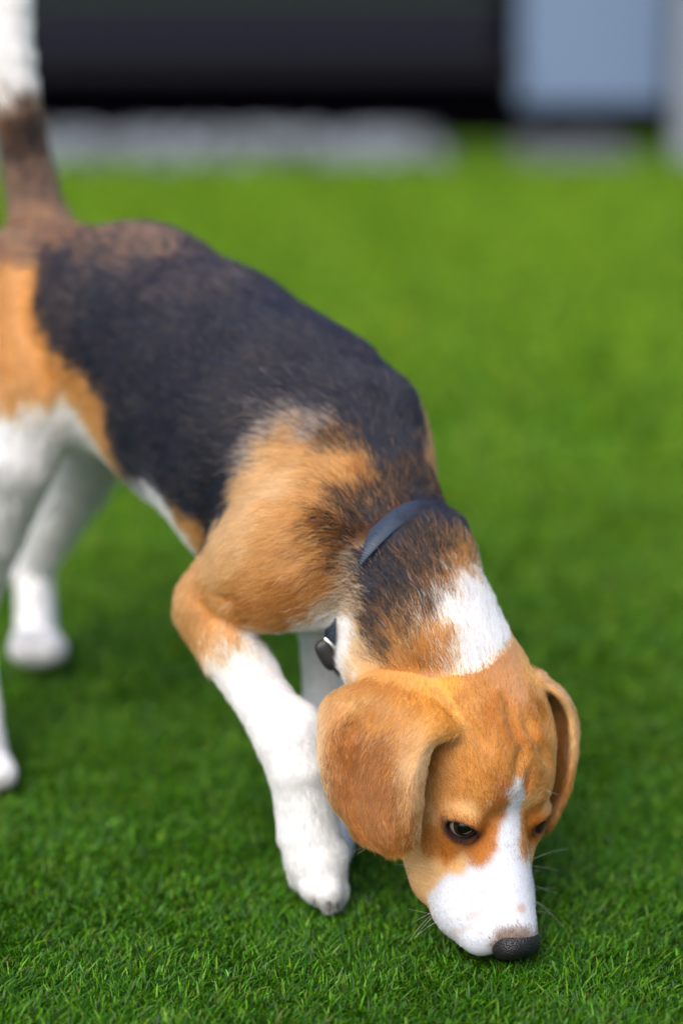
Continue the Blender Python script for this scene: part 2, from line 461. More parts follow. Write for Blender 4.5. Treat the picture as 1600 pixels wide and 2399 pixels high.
W = (cl(244, 244, 246), cl(236, 236, 240), .3); Tn = (cl(206, 150, 86), cl(186, 124, 62), .4); T2 = (cl(184, 118, 52), cl(150, 88, 36), .4)
L = (cl(224, 180, 126), cl(206, 154, 96), .4); L2 = (cl(190, 168, 150), cl(50, 48, 56), .45); Lp = (cl(226, 190, 142), cl(208, 164, 112), .4)
E = (cl(156, 98, 48), cl(110, 66, 30), .42); B = (cl(18, 17, 19), cl(132, 82, 46), .22); B2 = (cl(20, 18, 19), cl(156, 96, 48), .45)
PK = (cl(206, 148, 98), cl(188, 128, 76), .4); O = (cl(228, 168, 88), cl(206, 142, 64), .4); KB = (cl(24, 24, 28), cl(70, 46, 34), .3)
BN = (cl(160, 136, 122), cl(84, 60, 48), .6); LB = (cl(206, 180, 148), cl(48, 42, 40), .22)
WM = (cl(214, 218, 228), cl(186, 191, 204), .35); TH = (cl(200, 144, 82), cl(174, 114, 54), .4)
SEED = {'body': [], 'head': [], 'ear': []}
def seeds(part, c, pts):
    for x, y in pts:
        h = hit(x, y)
        if h is not None: SEED[part].append((h, c))
def seed3(part, c, *ps):
    for p in ps: SEED[part].append((np.asarray(p, float), c))
b_ = 'body'
seeds(b_, R_, [(200, 560), (260, 555), (320, 562), (120, 560), (400, 580), (330, 590), (230, 590)])
TB = (cl(168, 116, 76), cl(64, 52, 50), .4); seeds(b_, TB, [(100, 540), (70, 560), (110, 500), (50, 600), (130, 560)])
seeds(b_, R_, [(90, 440), (70, 400), (110, 470)]); seeds(b_, KB, [(70, 330), (60, 300), (85, 360)])
TT = (cl(120, 80, 52), cl(40, 34, 34), .5); seeds(b_, TT, [(40, 275), (75, 290), (25, 300), (55, 262)])
seeds(b_, W, [(30, 200), (60, 225), (30, 100), (30, 20), (15, 245), (70, 150)])
seeds(b_, K2, [(110, 610), (130, 680), (160, 600), (230, 600), (330, 610), (430, 630), (520, 660), (150, 760), (180, 640)])
seeds(b_, K, [(600, 700), (700, 745), (650, 760), (560, 720), (500, 760)])
seed3(b_, K, P(930, 900, 1.61), P(965, 960, 1.62), P(985, 1010, 1.60), P(880, 820, 1.66), P(995, 1060, 1.59))
seeds(b_, K, [(200, 830), (240, 880), (280, 950), (315, 1020), (350, 1075), (250, 700), (350, 800), (400, 1000), (450, 1100), (500, 1000), (600, 850), (480, 1170),
  (430, 1150), (520, 1120), (550, 1030), (585, 960), (700, 850), (650, 915), (740, 930), (800, 850), (860, 860), (900, 920), (820, 980), (880, 1030), (940, 960), (950, 1030), (910, 1080), (400, 1120), (490, 1205)])
seeds(b_, Tn, [(20, 640), (45, 660), (60, 720), (30, 800), (80, 800), (100, 860), (160, 890), (60, 880), (195, 925), (235, 965), (20, 900), (110, 915), (50, 925), (10, 700), (80, 640)])
seeds(b_, W, [(20, 1000), (70, 985), (130, 965), (170, 965), (110, 1010), (50, 1100), (10, 1200), (20, 1750), (20, 1820), (90, 1400), (90, 1520), (60, 1450), (120, 1250), (190, 1120), (230, 1090)])
seeds(b_, W, [(412, 1225), (428, 1245)]); seeds(b_, Tn, [(452, 1232)])
seeds(b_, L2, [(620, 1005), (655, 985), (700, 985), (585, 1070), (750, 1010)]); seeds(b_, K, [(600, 930), (650, 935), (700, 930), (750, 955), (570, 1000), (545, 1070), (525, 1130)])
seeds(b_, L, [(590, 1130), (640, 1060), (540, 1210), (600, 1220), (560, 1300), (500, 1340), (680, 1120), (520, 1270)])
seeds(b_, Tn, [(720, 1060), (780, 1090), (700, 1200), (760, 1180), (650, 1300), (740, 1280), (440, 1380), (425, 1420), (600, 1380), (500, 1400), (450, 1460), (520, 1450), (480, 1515), (550, 1465), (820, 1130), (680, 1020)])
seeds(b_, T2, [(700, 1400), (620, 1440), (740, 1420), (760, 1350), (570, 1440), (850, 1120), (660, 1450)])
seeds(b_, B2, [(860, 1160), (820, 1190), (790, 1250), (790, 1040), (775, 1310)])
seeds(b_, B, [(930, 1130), (980, 1110), (1000, 1150), (900, 1170), (860, 1210), (820, 1250), (960, 1090)])
seeds(b_, PK, [(1008, 1062)])
seeds(b_, K, [(1010, 1210), (960, 1240), (900, 1290), (870, 1330), (1060, 1225), (880, 1370), (1075, 1240)])
seeds(b_, B, [(920, 1390), (880, 1430), (940, 1330), (960, 1400), (1000, 1270), (900, 1460), (850, 1400), (870, 1490), (1010, 1340)])
seeds(b_, B2, [(1050, 1280), (980, 1440), (930, 1480), (1030, 1360), (980, 1310), (1080, 1290)])
seeds(b_, T2, [(1080, 1340), (1050, 1385), (985, 1500), (1040, 1500), (930, 1530), (1095, 1320)])
seeds(b_, B2, [(1010, 1400), (1000, 1440), (960, 1480), (900, 1510)]); seeds(b_, K, [(925, 1330), (935, 1290), (965, 1275), (900, 1410), (930, 1370)])
seeds(b_, B, [(975, 1345), (970, 1400), (945, 1450), (1020, 1300)])
seeds(b_, LB, [(815, 1320), (805, 1370), (830, 1400), (810, 1420), (840, 1440)])
seeds(b_, W, [(805, 1480), (815, 1540), (800, 1600), (790, 1560), (820, 1500), (795, 1450)])
seeds(b_, L, [(860, 1550), (850, 1590), (850, 1510)])
seeds(b_, W, [(1115, 1300), (1128, 1340), (1120, 1390), (1085, 1410), (1060, 1430), (1035, 1460), (1100, 1450), (1150, 1460), (1145, 1420), (1080, 1485), (1120, 1500), (1150, 1490), (1115, 1520), (1140, 1380)])
seeds(b_, W, [(500, 1555), (550, 1515), (600, 1495), (570, 1600), (640, 1700), (700, 1800), (720, 1950), (740, 2050), (760, 1470), (740, 1600)])
nvis = len(SEED[b_])
# the far side of trunk mirrored through the spine's plane; belly, chest and far legs
for p, c in list(SEED[b_]):
    if p[2] > .16 and p[1] > 1.66 and (p-pc) @ LAT > .012:
        SEED[b_].append((p - 2*((p-pc) @ LAT)*LAT, c))
for (q, r) in trunk[1:]: seed3(b_, W, q - np.array([0, 0, r+.012]) - LAT*.02)
for (q, r) in trunk[1:]: seed3(b_, K, q - LAT*r*.85, q - LAT*r*.6 + [0, 0, r*.7])
seed3(b_, W, P(765, 1460, 1.56), P(768, 1620, 1.55), P(775, 1900, 1.53), P(780, 1330, 1.50), P(735, 1330, 1.56) - [0, 0, .045], P(800, 1400, 1.51),
      P(615, 1640, 1.458), P(712, 1940, 1.44), P(545, 1540, 1.478), P(-70, 1450, 1.765), P(-20, 1700, 1.69), P(0, 1230, 1.735), P(225, 1045, 1.835), P(80, 1330, 1.935),
      P(180, 1100, 1.85), P(28, 20, 1.872), P(25, -120, 1.88), P(40, 160, 1.868))
h_ = 'head'
seeds(h_, T2, [(1158, 1655), (1165, 1690), (1212, 1725), (1245, 1752)])
seeds(h_, PK, [(1160, 1560), (1100, 1550), (1180, 1600), (1220, 1640), (1200, 1550)])
seeds(h_, O, [(1240, 1570), (1255, 1600), (1040, 1580)])
seeds(h_, TH, [(1050, 1540), (1000, 1540), (1130, 1640), (1090, 1680), (1100, 1740), (1150, 1720), (1240, 1700), (1260, 1780), (1050, 1800), (1000, 1850), (1120, 1820), (1230, 1770), (1190, 1790), (1120, 1760), (1000, 1920), (1248, 1850), (1180, 1680)])
seeds(h_, T2, [(1190, 1840), (1178, 1880), (1165, 1915), (1010, 1960), (1010, 1995), (1150, 1950), (1150, 1985), (1130, 2010), (1050, 2010), (1235, 1910), (1228, 1960), (1226, 1990), (1228, 1840), (1180, 1700), (1015, 1780)])
seeds(h_, L, [(1050, 1898), (1095, 1892), (1015, 1912), (1235, 1885)]); seeds(h_, TH, [(1050, 1865), (1095, 1860), (1130, 1880), (1015, 1880)])
seeds(h_, L, [(1020, 2030), (990, 2040), (975, 2080), (1000, 2070), (1070, 2030), (965, 2000), (985, 2100), (970, 2050)])
seeds(h_, TH, [(1210, 1800), (1212, 1812), (1198, 1818), (1224, 1818)])
seeds(h_, WM, [(1211, 1832), (1211, 1842), (1208, 1860), (1205, 1880), (1200, 1900), (1195, 1925), (1188, 1950), (1183, 1980), (1202, 1950), (1172, 2012), (1200, 2000), (1150, 2040), (1110, 2052), (1070, 2068),
  (1045, 2092), (1020, 2115), (1000, 2128), (1205, 1975), (1215, 2040), (1120, 2100), (1060, 2150), (1150, 2100), (1230, 2100), (1020, 2180), (1100, 2200), (1180, 2080), (1060, 2220), (1130, 2230), (1245, 2150)])
seeds(h_, BN, [(1200, 2179), (1228, 2180), (1182, 2184), (1167, 2194), (1160, 2215)])
SPOT = hit(1222, 2128)
seeds(h_, WM, [(1200, 2158), (1228, 2160), (1180, 2164), (1245, 2165), (1160, 2172), (1145, 2195), (1200, 2145), (1225, 2148), (1170, 2150), (1243, 2140), (1205, 2115), (1240, 2105), (1185, 2150), (1225, 2120), (1150, 2180), (1130, 2200), (1140, 2170)])
for p, c in list(SEED[h_]):
    r = (p - S) @ Rh
    if r > .012: SEED[h_].append((p - 2*r*Rh, c))
seed3(h_, WM, H(.05, -.058, 0), H(.09, -.05, 0), H(.01, -.06, 0), H(.12, -.035, 0), H(.11, -.045, 0))
e_ = 'ear'
seeds(e_, Tn, [(850, 1620), (900, 1600), (960, 1600), (800, 1650), (900, 1660), (960, 1680), (870, 1680), (960, 1740)])
seeds(e_, O, [(1000, 1620), (1040, 1680), (1020, 1700), (990, 1640)])
seeds(e_, L, [(760, 1670), (750, 1720), (752, 1780), (760, 1850), (775, 1890), (830, 1640), (980, 1720), (950, 1780)])
seeds(e_, E, [(820, 1720), (800, 1760), (830, 1800), (880, 1760), (850, 1850), (900, 1830), (930, 1880), (890, 1900), (810, 1840), (920, 1940)])
seeds(e_, (cl(166, 104, 42), cl(128, 74, 28), .4), [(860, 1960), (900, 1990), (940, 1990), (830, 1930), (940, 1850), (920, 1780), (955, 1930)])
seeds(e_, Lp, [(990, 1790), (984, 1830), (980, 1880), (975, 1930), (1010, 1755), (1000, 1770)])
seeds(e_, L, [(1340, 1665), (1345, 1690), (1344, 1740)]); seeds(e_, (cl(166, 104, 42), cl(128, 74, 28), .4), [(1300, 1720), (1310, 1800), (1290, 1880), (1320, 1850), (1290, 1920)]); seeds(e_, Tn, [(1335, 1820), (1300, 1900), (1310, 1660), (1290, 1640)])
# where is what
def near_ear(X, rad=.0065):
    out = np.full(len(X), -1); dist = np.full(len(X), 9.); flow = np.zeros((len(X), 3)); side = np.zeros(len(X))
    for k, (bv, pts, th) in enumerate(EARB):
        g = (EARN, EARF)[k]; du = np.gradient(g, axis=0).reshape(-1, 3)
        lo, hi = pts.min(0)-rad, pts.max(0)+rad
        m = np.where(((X > lo) & (X < hi)).all(1))[0]
        nq = g.shape[0]-1
        for i in m:
            h = bv.find_nearest(X[i], rad)
            if h[0] is not None and h[3] < dist[i]:
                out[i] = k; dist[i] = h[3]; a, b2 = divmod(h[2], nq); flow[i] = du[a*g.shape[1]+b2]
    return out, dist, flow
def classify(X):
    """0 body, 1 head, 2 ear"""
    k = np.zeros(len(X), int)
    q = X - S; f = q @ Fh
    dh = np.full(len(X), 9.); db = np.full(len(X), 9.)
    for i, p in enumerate(PR):
        dp = pdist(p, X)
        if i >= NHEAD: dh = np.minimum(dh, dp)
        else: db = np.minimum(db, dp)
    k[(f > -.052) & (dh < .012) & ((dh < db + .002) | ((f > -.030) & (q @ Uh > -.03)))] = 1
    eo, ed, ef = near_ear(X)
    k[(eo >= 0) & (ed < .0052)] = 2
    return k, eo, ef
def lookup(X, cls, soft=True, r=None):
    out = np.zeros((len(X), 3)); jit = np.stack([vnoise(X, 90, s) for s in (1, 2, 3)], 1)*.0035 + np.stack([vnoise(X, 300, s) for s in (4, 5, 6)], 1)*.0012
    for ci, nm in enumerate(('body', 'head', 'ear')):
        m = np.where(cls == ci)[0]; S_ = SEED[nm]
        sp = np.array([a for a, _ in S_]); A = np.array([c[0] for _, c in S_]); Bc = np.array([c[1] for _, c in S_]); pr = np.array([c[2] for _, c in S_])
        jm = {'body': 2.0, 'head': .45, 'ear': 1.2}[nm]; tau = {'body': .0042, 'head': .0017, 'ear': .0050}[nm]
        for s in range(0, len(m), 50000):
            mm = m[s:s+50000]; d = np.linalg.norm((X[mm]+jit[mm]*jm)[:, None] - sp[None], axis=2)
            if soft:
                w = np.exp(-(d - d.min(1, keepdims=True))/tau); w /= w.sum(1, keepdims=True)
                out[mm] = w @ (A*(1-pr[:, None]) + Bc*pr[:, None])*.93
            else:
                g = -np.log(-np.log(r.uniform(1e-9, 1-1e-9, d.shape)))*tau
                i = (d - g).argmin(1); ch = (r.random(len(mm)) < pr[i])[:, None]
                pick = np.where(ch, Bc[i], A[i])
                if nm == 'body':
                    fl = (r.random(len(mm)) < .04) & (pick.max(1) < .06) & (X[mm][:, 1] > 1.50); pick[fl] = cl(120, 88, 66)
                out[mm] = pick
    # freckles on the muzzle, dark skin round the eyes, dark lips
    q = X - S; f, u, rr = q @ Fh, q @ Uh, q @ Rh
    fr = ((vnoise(X, 330, 11) > .42) | (vnoise(X, 210, 12) > .62)) & (f > .085) & (f < .127) & (u < .010) & (cls == 1)
    amt = fr*np.clip((f-.085)/.015, 0, 1)*.32
    out = out*(1-amt[:, None]) + cl(188, 150, 120)*amt[:, None]
    spd = np.linalg.norm(X - SPOT, axis=1); w = np.clip((.0044-spd)/.003, 0, 1)[:, None]*.6; out = out*(1-w) + cl(176, 122, 84)*w
    for s, e in zip((1, -1), EYES):
        dd = X - e; ax, bx_ = eye_axes(s); dd = dd - eye_dir(s)*(dd @ eye_dir(s))[:, None]*.7 + bx_*.0016
        da = dd @ ax; dist = np.sqrt(np.maximum((dd**2).sum(1) - da**2*.62, 0))
        w = np.clip((.0092 - dist)/.0022, 0, 1)*(cls == 1)
        wo = np.clip((.0140 - dist)/.005, 0, 1)*(cls == 1)*.6
        out = out*(1-wo[:, None]) + cl(150, 84, 34)*wo[:, None]
        out = out*(1-w[:, None]) + cl(54, 35, 32)*w[:, None]
    return out
cls, eo, ef = classify(V)
vc = lookup(V, cls)
skin = material('short_fur_skin', .75, attr='coat', spec=.05, bump=('noise', 900, .35, .0006))
body = mesh_obj('body', V, Q, skin, dog); color_attr(body.data, 'coat', vc)
print('skin', time.time()-T0, 'area', FA.sum())

# ------------------------------------------------------------------ the coat: hairs
def prim_field(X):
    """flow direction and fur length from the nearest limbs"""
    F = np.zeros((len(X), 3)); Wt = np.full(len(X), 1e-9)
    for p in PR:
        c = (p.a+p.b)/2; rad = np.linalg.norm(p.a-p.b)/2 + max(p.ra, p.rb)*1.5 + .03
        m = np.linalg.norm(X-c, axis=1) < rad
        if not m.any(): continue
        w = np.exp(-np.abs(pdist(p, X[m]))/.013); F[m] += w[:, None]*p.flow; Wt[m] += w
    return F/Wt[:, None]
def make_hair(name, n, dens, length, width, r, lift=.28):
    """n candidate roots area-weighted, kept with probability dens(X,cls)"""
    tri = np.concatenate([Q[:, [0, 1, 2]], Q[:, [0, 2, 3]]])
    ar = np.linalg.norm(np.cross(V[tri[:, 1]]-V[tri[:, 0]], V[tri[:, 2]]-V[tri[:, 0]]), axis=1)
    fc = V[tri[:, 0]]; kc = cls[tri[:, 0]]; ar = ar*dens(fc, kc); cs = np.cumsum(ar)
    t = np.searchsorted(cs, r.random(n)*cs[-1]); a = r.random(n); b2 = r.random(n); sw = a+b2 > 1; a[sw] = 1-a[sw]; b2[sw] = 1-b2[sw]
    w0 = (1-a-b2)[:, None]; X = V[tri[t, 0]]*w0 + V[tri[t, 1]]*a[:, None] + V[tri[t, 2]]*b2[:, None]
    N = VN[tri[t, 0]]*w0 + VN[tri[t, 1]]*a[:, None] + VN[tri[t, 2]]*b2[:, None]; N /= np.linalg.norm(N, axis=1)[:, None]
    kc = cls[tri[t, 0]]
    ok = np.ones(n, bool)
    for s, e in zip((1, -1), EYES):
        q = X-e; ax_, bx_ = eye_axes(s); ok &= ~((np.linalg.norm(q, axis=1) < EYE_R+.0045) & (q @ eye_dir(s) > .0) & (np.abs(q @ bx_ + .0016) < .0058) & (np.abs(q @ ax_) < .0105))
    q = X-S; ok &= ~((q @ Fh > .1335))
    ok &= (X[:, 2] > -.004)
    if len(COLLAR): 
        for cpt in COLLAR[COLB]: ok &= np.linalg.norm(X-cpt, axis=1) > .0065
    X, N, kc = X[ok], N[ok], kc[ok]; n = len(X)
    col = lookup(X, kc, False, r)
    F = prim_field(X)
    em = np.where(kc == 2)[0]
    if len(em):
        _, _, ef2 = near_ear(X[em]); ef2 = ef2/np.maximum(np.linalg.norm(ef2, axis=1), 1e-9)[:, None]; F[em] = ef2
    # wavy variation, then into the tangent plane
    F = F/np.maximum(np.linalg.norm(F, axis=1), 1e-6)[:, None]
    F += np.stack([vnoise(X, 45, s) for s in (21, 22, 23)], 1)*.22 + np.stack([vnoise(X, 160, s) for s in (24, 25, 26)], 1)*.16 + r.normal(0, .12, (n, 3))
    F -= N*(F*N).sum(1)[:, None]; F /= np.maximum(np.linalg.norm(F, axis=1), 1e-6)[:, None]
    Ln = length(X, kc)*r.uniform(.65, 1.2, n)
    s = np.array([0, .3, .62, 1.0])
    lf = lift*(1+.35*vnoise(X, 220, 31))*r.uniform(.6, 1.4, n)
    Pt = X[:, None] - N[:, None]*.0004 + Ln[:, None, None]*(F[:, None]*s[None, :, None] + N[:, None]*(lf[:, None]*(s - .45*s**2)[None])[:, :, None])
    Pt[:, 2:] += r.normal(0, .05, (n, 2, 3))*Ln[:, None, None]
    val = np.exp(r.normal(0, .16, n) + .10*vnoise(X, 120, 41))
    col = np.clip(col*val[:, None], 0, .9)
    hc = bpy.data.hair_curves.new(name); hc.add_curves([4]*n)
    hc.attributes['position'].data.foreach_set('vector', (Pt - dog_loc).astype(np.float32).ravel())
    ra = hc.attributes.get('radius') or hc.attributes.new('radius', 'FLOAT', 'POINT')
    wd = width(X, kc)
    ra.data.foreach_set('value', (wd[:, None]*np.array([1, 1, .8, .25])[None]).astype(np.float32).ravel())
    ca = hc.attributes.new('coat', 'FLOAT_COLOR', 'CURVE'); c4 = np.ones((n, 4), np.float32); c4[:, :3] = col; ca.data.foreach_set('color', c4.ravel())
    o = bpy.data.objects.new(name, hc); C.objects.link(o); o.parent = dog
    hc.materials.append(FUR)
    return o
FUR = bpy.data.materials.new('dog_hair'); FUR.use_nodes = True
nt = FUR.node_tree; nt.nodes.clear(); out = nt.nodes.new('ShaderNodeOutputMaterial')
hb = nt.nodes.new('ShaderNodeBsdfHairPrincipled'); hb.parametrization = 'COLOR'; at = nt.nodes.new('ShaderNodeAttribute'); at.attribute_name = 'coat'
nt.links.new(at.outputs['Color'], hb.inputs['Color']); hb.inputs['Roughness'].default_value = .32; hb.inputs['Radial Roughness'].default_value = .55
df = nt.nodes.new('ShaderNodeBsdfDiffuse'); nt.links.new(at.outputs['Color'], df.inputs['Color'])
mx = nt.nodes.new('ShaderNodeMixShader'); mx.inputs[0].default_value = .30; hb.inputs['Coat'].default_value = .6
nt.links.new(hb.outputs[0], mx.inputs[1]); nt.links.new(df.outputs[0], mx.inputs[2]); nt.links.new(mx.outputs[0], out.inputs['Surface'])

# ------------------------------------------------------------------ collar
def closed(pts, m):
    p = np.array(pts); n = len(p); o = []
    for k in range(m):
        t = k*n/m; i = int(t); f = t-i; a, b2, c, d = p[(i-1) % n], p[i % n], p[(i+1) % n], p[(i+2) % n]
        o.append(.5*((2*b2)+(-a+c)*f+(2*a-5*b2+4*c-d)*f*f+(-a+3*b2-3*c+d)*f**3))
    return np.array(o)
def on(px, py, lift=.0015):
    h = BODY.ray_cast(CAMP, ray(px, py)); return np.array(h[0]) + np.array(h[1])*lift
loop = [on(1028, 1185, -.003), on(985, 1190, .0), on(942, 1207, .001), on(895, 1245, .001), on(852, 1290, -.0003), on(818, 1345, -.007), on(798, 1390, -.006), P(777, 1440, 1.448), P(772, 1490, 1.452), P(771, 1540, 1.466), P(790, 1565, 1.500),
        *[(lambda h, l: np.array(h[0]) + np.array(h[1])*l)(BODY.find_nearest(Vector(q_)), l_) for q_, l_ in ((P(825, 1545, 1.53), .002), (P(880, 1480, 1.56), .0015), (P(960, 1380, 1.60), .0015), (P(1025, 1270, 1.60), .001), (P(1060, 1200, 1.56), .0))]]
CL = closed(loop, 120); cen = CL.mean(0)
nax = nrm(P(1003, 1480, 1.44) - P(868, 1225, 1.515))
COLLAR = CL[::2]
COLB = np.array([np.linalg.norm(c - on(905, 1238)) < .0195 or np.linalg.norm(c - P(776, 1480, 1.465)) < .014 for c in COLLAR])
tan = np.roll(CL, -1, 0) - np.roll(CL, 1, 0); tan /= np.linalg.norm(tan, axis=1)[:, None]
outw = np.cross(tan, nax); outw /= np.linalg.norm(outw, axis=1)[:, None]
sg = np.sign(((CL-cen)*outw).sum(1)).mean(); outw *= np.sign(sg)
wdir = np.cross(outw, tan); wdir /= np.linalg.norm(wdir, axis=1)[:, None]
prof = [(-.0065, 0), (-.0060, .0010), (.0060, .0010), (.0065, 0), (.0060, -.0010), (-.0060, -.0010)]
CV = np.concatenate([CL + wdir*a + outw*b2 for a, b2 in prof]); m = 120
CF = np.array([[j*m+i, j*m+(i+1) % m, ((j+1) % 6)*m+(i+1) % m, ((j+1) % 6)*m+i] for j in range(6) for i in range(m)])
web = material('collar_webbing', .6, cl(34, 42, 56), .4)
wt = web.node_tree; wv = wt.nodes.new('ShaderNodeTexWave'); wv.inputs['Scale'].default_value = 230; wv.inputs['Distortion'].default_value = .6; wv.bands_direction = 'DIAGONAL'
tcn = wt.nodes.new('ShaderNodeTexCoord'); wt.links.new(tcn.outputs['Object'], wv.inputs['Vector'])
rp = wt.nodes.new('ShaderNodeValToRGB'); rp.color_ramp.elements[0].color = (*cl(10, 13, 20), 1); rp.color_ramp.elements[1].color = (*cl(62, 78, 102), 1)
wt.links.new(wv.outputs[1], rp.inputs[0]); wt.links.new(rp.outputs[0], wt.nodes['Principled BSDF'].inputs['Base Color'])
collar = mesh_obj('collar', CV, CF, web, dog)
def tube(pts, rad, nseg=8, closed_=False):
    pts = np.array(pts); n = len(pts); rad = np.broadcast_to(rad, n); t = np.gradient(pts, axis=0); t /= np.linalg.norm(t, axis=1)[:, None]
    a = np.cross(t, [.3, .2, 1]); a /= np.linalg.norm(a, axis=1)[:, None]; b2 = np.cross(t, a); th = np.linspace(0, 2*math.pi, nseg, endpoint=False)
    Vt = (pts[:, None] + rad[:, None, None]*(a[:, None]*np.cos(th)[None, :, None] + b2[:, None]*np.sin(th)[None, :, None])).reshape(-1, 3)
    Ft = np.array([[i*nseg+j, i*nseg+(j+1) % nseg, (i+1)*nseg+(j+1) % nseg, (i+1)*nseg+j] for i in range(n-1) for j in range(nseg)])
    return Vt, Ft
def child2(name, V, F, mat, par):
    o = mesh_obj(name, V, F, mat, None); o.parent = par; o.location = -dog_loc*0 if par is not dog else -dog_loc
    return o
# black slider with a bright bar, hanging at the throat
bc = P(768, 1534, 1.450); by = nrm(P(785, 1560, 1.478) - P(752, 1500, 1.478)); bx = nrm(np.cross(by, [0, -1, .3])); bz = nrm(np.cross(bx, by))
def blob(c, ax, R, m=14):
    th = np.linspace(0, math.pi, m); ph = np.linspace(0, 2*math.pi, 2*m, endpoint=False); e = .7
    f = lambda v: np.sign(v)*np.abs(v)**e
    q = np.array([[R[0]*f(math.sin(a))*f(math.cos(b)), R[1]*f(math.cos(a)), R[2]*f(math.sin(a))*f(math.sin(b))] for a in th for b in ph])
    n2 = 2*m; F = np.array([[i*n2+j, i*n2+(j+1) % n2, (i+1)*n2+(j+1) % n2, (i+1)*n2+j] for i in range(m-1) for j in range(n2)])
    return c + q @ np.array(ax), F
v_, f_ = blob(bc, (bx, by, bz), (.0062, .0105, .0035))
plast = material('black_plastic', .45, cl(22, 22, 26), .5, bump=('noise', 1500, .3, .0003))
bk = child2('buckle', v_, f_, plast, collar)
steel = material('bright_metal', .18, (.75, .78, .8), metallic=1)
v_, f_ = tube([P(762, 1496, 1.447), P(772, 1505, 1.445), P(783, 1518, 1.445), P(795, 1533, 1.447)], .0011)
child2('slider_bar', v_, f_, steel, collar)

# ------------------------------------------------------------------ nose, eyes, claws, whiskers
def nose_field(X):
    q = X - S; f, u, r = q @ Fh, q @ Uh, q @ Rh
    def el(c, R): 
        k0 = np.sqrt(((f-c[0])/R[0])**2+((u-c[1])/R[1])**2+((r-c[2])/R[2])**2); k1 = np.sqrt(((f-c[0])/R[0]**2)**2+((u-c[1])/R[1]**2)**2+((r-c[2])/R[2]**2)**2)
        return k0*(k0-1)/np.maximum(k1, 1e-9)
    d = el((.1322, .0140, 0), (.0098, .0092, .0132))
    for s in (1, -1): d = smin(d, el((.1345, .0095, s*.0078), (.0078, .0100, .0070)), .004)
    for s in (1, -1):
        h = -el((.1425, .009, s*.0062), (.0040, .0034, .0026)); k = .002; t = np.clip(.5-.5*(d-h)/k, 0, 1); d = d*(1-t)+h*t+k*t*(1-t)
    h = -(np.sqrt(((r)/.0006)**2+0*f) - 1)*.0006; h = np.where(f > .1395, h, -.01); t = np.clip(.5-.5*(d-h)/.0015, 0, 1); d = d*(1-t)+h*t+.0015*t*(1-t)
    return d
hn = .0007; lo = H(.1335, .011, 0) - .019; nn = 56
gi = np.stack(np.meshgrid(*[np.arange(nn)]*3, indexing='ij'), -1).reshape(-1, 3)
nv, nq = nets(nose_field(lo+gi*hn).reshape(nn, nn, nn), lo, hn)
nv = relax(nv, nq, 2, .4)
leather = material('nose_leather', .44, cl(20, 19, 23), .5, bump=('voronoi', 1000, .8, .0006))
mesh_obj('nose', nv, nq, leather, dog)
eye_m = bpy.data.materials.new('eye'); eye_m.use_nodes = True; et = eye_m.node_tree; eb = et.nodes['Principled BSDF']
eb.inputs['Roughness'].default_value = .16; eb.inputs['Specular IOR Level'].default_value = .35; eb.inputs['Coat Weight'].default_value = .25; eb.inputs['Coat Roughness'].default_value = .03
tc = et.nodes.new('ShaderNodeTexCoord'); sx = et.nodes.new('ShaderNodeSeparateXYZ'); et.links.new(tc.outputs['Object'], sx.inputs[0])
mr = et.nodes.new('ShaderNodeMapRange'); mr.inputs[1].default_value = -EYE_R; mr.inputs[2].default_value = EYE_R; et.links.new(sx.outputs['Z'], mr.inputs[0])
cr = et.nodes.new('ShaderNodeValToRGB'); e0 = cr.color_ramp
e0.elements[0].position = 0; e0.elements[0].color = (*cl(150, 140, 132), 1); e0.elements[1].position = 1; e0.elements[1].color = (.002, .002, .002, 1)
for pos, c in ((.76, (128, 122, 118)), (.80, (140, 146, 146)), (.825, (16, 10, 8)), (.86, (52, 32, 20)), (.93, (30, 19, 13)), (.945, (4, 4, 5))):
    el_ = e0.elements.new(pos); el_.color = (*cl(*c), 1)
et.links.new(mr.outputs[0], cr.inputs[0]); et.links.new(cr.outputs[0], eb.inputs['Base Color'])
for s, e in zip((1, -1), EYES):
    m1 = 24; th = np.linspace(0, math.pi, m1); ph = np.linspace(0, 2*math.pi, 36, endpoint=False)
    bulge = 1 + .07*np.clip((np.cos(th)-.80)/.20, 0, 1)
    q = np.array([[math.sin(a)*math.cos(b)*g, math.sin(a)*math.sin(b)*g, math.cos(a)*g] for a, g in zip(th, bulge) for b in ph])*EYE_R
    F = np.array([[i*36+j, i*36+(j+1) % 36, (i+1)*36+(j+1) % 36, (i+1)*36+j] for i in range(m1-1) for j in range(36)])
    o = mesh_obj('eye', q, F[:, ::-1], eye_m, None); o.parent = dog
    look = nrm(eye_dir(s) + eye_axes(s)[1]*.30 - Rh*s*.15)
    o.rotation_mode = 'QUATERNION'; o.rotation_quaternion = Vector(look).to_track_quat('Z', 'Y'); o.location = Vector(e - dog_loc)
